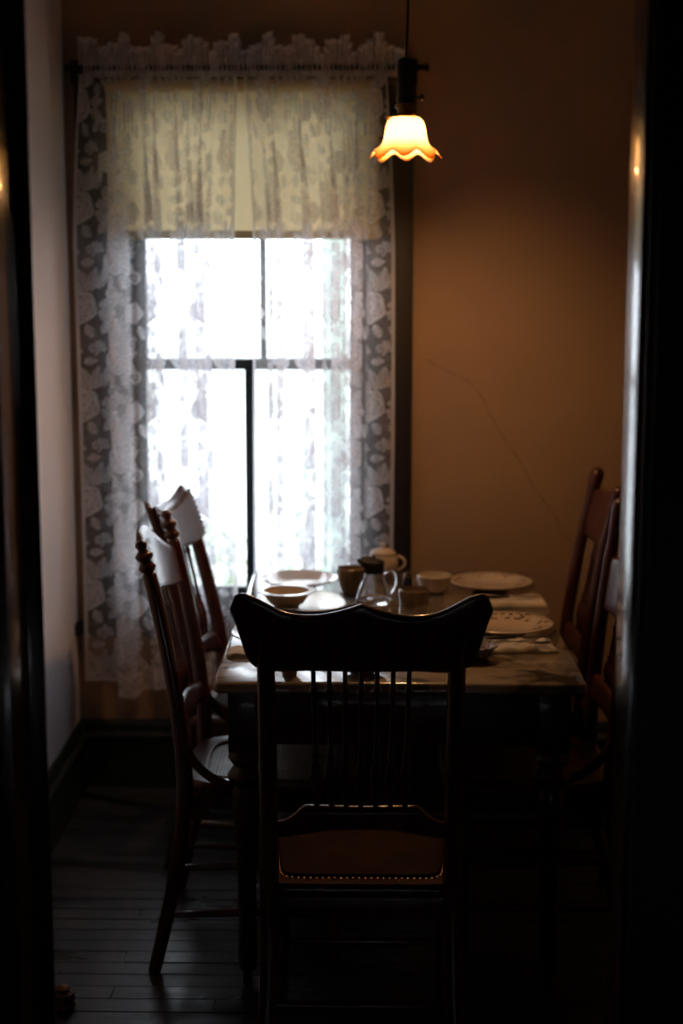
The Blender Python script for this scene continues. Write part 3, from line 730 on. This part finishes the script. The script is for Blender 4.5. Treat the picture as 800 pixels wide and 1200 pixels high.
bm = bmesh.new(); lathe(bm, [(1e-6,.086),(.027,.086),(.0285,.088),(.0285,.098),(.030,.112),(.032,.118),(.026,.122),(.012,.126),(1e-6,.127)], 32, wob=lidw)
lathe(bm, [(.004,.124),(.004,.131),(.007,.134),(0,.138)], 12); tag(obj('jug_lid', bm, 'darkmetal', jg), 'dark metal lid with pouring spout')
# sugar bowl
sb = thing('sugar_bowl', 'cream lidded sugar bowl with two handles behind the glass jug', 'sugar bowl', (.050, 4.62, TT), .15)
bm = bmesh.new(); lathe(bm, [(1e-6,.003),(.026,.003),(.028,0),(.031,0),(.030,.006),(.040,.020),(.047,.040),(.046,.056),(.038,.068),(.040,.074),(.037,.075),(.035,.068),(.043,.055),(.043,.040),(.036,.022),(.024,.008),(1e-6,.008)], 40, close=True); obj('bowl_body', bm, 'china', sb)
for a in (0, PI):
    bm = bmesh.new(); cup_handle(bm, .044, .022, .064, out=.028, ang=a, r=.0045); obj('handle', bm, 'china', sb)
bm = bmesh.new(); lathe(bm, [(1e-6,.068),(.034,.070),(.038,.074),(.039,.077),(.034,.084),(.020,.090),(.007,.092),(.005,.096),(.009,.101),(.006,.106),(0,.107)], 32); obj('lid', bm, 'china', sb)
# small patterned dish and items at the near edge, half hidden by the chair
lathe_obj('berry_dish', bowl_prof(.062, .034, .030, curve=.5, lip=.004), 'dish_blue', 'small blue flowered dish peeping out from behind the front chair', 'dish', (.252, 3.620, TT))
lathe_obj('small_glass', bowl_prof(.021, .060, .017, curve=.6), 'browncup', 'small brown egg cup at the near left edge of the table, seen between chair spindles', 'cup', (-.178, 3.455, TT))
lathe_obj('berry_dish', bowl_prof(.048, .030, .024, curve=.5, lip=.003), 'dish_blue', 'small blue flowered dish at the near edge of the table, seen through the chair spindles', 'dish', (-.010, 3.475, TT))
# napkins
def napkin(label, loc, rz, w_, d_, seed, amp=1.0):
    rg = random.Random(seed); bm = bmesh.new(); g = {}; nx, ny = 26, 18
    ph = [rg.uniform(0, 6) for _ in range(4)]
    def Z(x, y): return .0035 + amp*(.0035*(math.sin(x*46+ph[0]+y*18)+1)*.5 + .0030*(math.sin(y*62+ph[1]-x*21)+1)*.5 + .0022*math.sin(x*110+y*75+ph[2])*(amp > 1))
    for s in (0, 1):
        for i in range(nx+1):
            for j in range(ny+1):
                x = (i/nx-.5)*w_ + .003*math.sin(j*.9+ph[2]); y = (j/ny-.5)*d_ + .003*math.sin(i*.7+ph[3])
                edge = 1 if 0 < i < nx and 0 < j < ny else .3
                g[s,i,j] = bm.verts.new((x, y, (Z(x, y)+.004)*edge if s else .0006))
    for i in range(nx):
        for j in range(ny):
            bm.faces.new((g[1,i,j], g[1,i+1,j], g[1,i+1,j+1], g[1,i,j+1])); bm.faces.new((g[0,i,j], g[0,i,j+1], g[0,i+1,j+1], g[0,i+1,j]))
        for j in (0, ny): bm.faces.new((g[0,i,j], g[0,i+1,j], g[1,i+1,j], g[1,i,j]))
    for j in range(ny):
        for i in (0, nx): bm.faces.new((g[0,i,j], g[1,i,j], g[1,i,j+1], g[0,i,j+1]))
    return tag(obj('napkin', bm, 'napkin', None, loc, (0,0,rz), ang=60), label, 'napkin')
napkin('crumpled linen napkin at the near right corner of the table', (.375, 3.725, TT), .10, .185, .115, 3, 1.7)
napkin('folded linen napkin between the two right hand plates', (.410, 4.255, TT), .03, .185, .125, 5)
napkin('folded linen napkin at the left edge of the table beside the half hidden plate', (-.278, 3.655, TT), 1.5, .09, .115, 8)
def fork(label, loc, rz, ln=.165):
    bm = bmesh.new(); tube(bm, [(-ln*.5,0,.004),(-ln*.42,0,.0045),(-ln*.1,0,.006),(ln*.12,0,.006),(ln*.2,0,.005)], [.0065,.0070,.0035,.003,.006], 8, .4)
    box(bm, ln*.18, ln*.28, -.0105, .0105, .0035, .0055)
    for k in range(4): y = -.0087+.0058*k; tube(bm, [(ln*.27,y,.0045),(ln*.40,y,.0035),(ln*.5,y,.006)], [.0017,.0015,.0008], 6)
    return tag(obj('fork', bm, 'steel', None, loc, (0,0,rz)), label, 'fork')
def knife(label, loc, rz, ln=.18):
    bm = bmesh.new(); tube(bm, [(-ln*.5,0,.005),(-ln*.47,0,.005),(-ln*.1,0,.005),(0,0,.005)], [.005,.0075,.006,.0045], 10, .6)
    tube(bm, [(0,0,.005),(ln*.05,0,.005),(ln*.3,0,.005),(ln*.45,0,.005),(ln*.5,0,.005)], [.004,.008,.009,.007,.001], 8, .16)
    return tag(obj('table_knife', bm, 'darkmetal', None, loc, (0,0,rz)), label, 'knife')
knife('dark table knife lying on the crumpled near right napkin', (.375, 3.755, TT+.0165), .12)
fork('tarnished fork lying on the crumpled near right napkin', (.372, 3.705, TT+.0165), -.05)
knife('dark table knife lying on the napkin between the right hand plates', (.405, 4.262, TT+.0125), .05)

# ------------------------------------------------------------------ pendant lamp
LX, LY, LZ = .098, 4.10, 1.972
lp = thing('pendant_lamp', 'lit pendant lamp with a frilled opal glass shade hanging over the table', 'lamp', (LX, LY, LZ))
def shw(j, r, z, a):
    k = max(0, (j-5))/6 if j <= 11 else max(0, (17-j)+0)/6*0
    return r, z
prof_o = [(.026,.113),(.037,.110),(.046,.101),(.051,.088),(.0535,.072),(.056,.057),(.060,.046),(.067,.037),(.077,.029),(.086,.022),(.091,.016)]
def frill(j, r, z, a):
    f = max(0, (r-.056)/.035)
    if f <= 0: return r, z
    f = min(1, f)**1.3
    return r*(1+.05*f*math.cos(8*a+.4)), z + f*(-.0095*math.cos(8*a+.4) + .003*math.cos(4*a)) - .002*f
bm = bmesh.new(); lathe(bm, prof_o, 128, wob=frill); so = obj('lamp_shade', bm, 'opal', lp, ang=80); so['label'] = 'frilled opal glass shade'
md = so.modifiers.new('thickness', 'SOLIDIFY'); md.thickness = .0025
bm = bmesh.new(); lathe(bm, [(0,.020),(.012,.022),(.022,.034),(.025,.048),(.021,.064),(.013,.080),(.013,.104),(0,.104)], 24); obj('bulb', bm, 'bulb', lp)
bm = bmesh.new(); lathe(bm, [(0,.108),(.036,.108),(.038,.111),(.036,.116),(.022,.119),(.021,.130),(.028,.134),(.028,.142),(.020,.146),(0,.146)], 32)
for k in range(3):
    a = k*2.1+.9; tube(bm, [(.030*math.cos(a),.030*math.sin(a),.112),(.050*math.cos(a),.050*math.sin(a),.111),(.052*math.cos(a),.052*math.sin(a),.108)], [.0025,.0025,.005], 8)
obj('gallery', bm, 'lampbrass', lp)
bm = bmesh.new(); lathe(bm, [(0,.144),(.022,.144),(.024,.150),(.024,.166),(.020,.170),(.022,.176),(.022,.245),(.019,.256),(.008,.262),(0,.262)], 28); obj('socket', bm, 'black', lp)
bm = bmesh.new(); tube(bm, [(.018,-.01,.158),(.036,-.018,.158),(.037,-.0185,.158),(.046,-.021,.158)], [.0035,.0035,.009,.009], 10); obj('switch_key', bm, 'black', lp)
bm = bmesh.new(); tube(bm, [(0,0,.26),(.004,0,.34),(.007,0,.60),(.009,0,ZC-LZ-.01)], .0028, 8); obj('cord', bm, 'black', lp)
bm = bmesh.new(); lathe(bm, [(0,ZC-LZ),(.055,ZC-LZ),(.052,ZC-LZ-.012),(.030,ZC-LZ-.026),(.008,ZC-LZ-.032),(0,ZC-LZ-.032)], 28, (.009,0,0)); obj('ceiling_canopy', bm, 'lampbrass', lp)

# ------------------------------------------------------------------ carved doorstop by the door
bm = bmesh.new(); lathe(bm, [(0,0),(.024,0),(.029,.008),(.024,.016),(.028,.026),(.025,.038),(.015,.044),(.018,.050),(.010,.057),(0,.059)], 14)
tag(obj('door_stop', bm, 'doorstop', None, (-.700, 3.33, 0)), 'small lumpy brown wooden door stop on the floor by the open door', 'door stop')
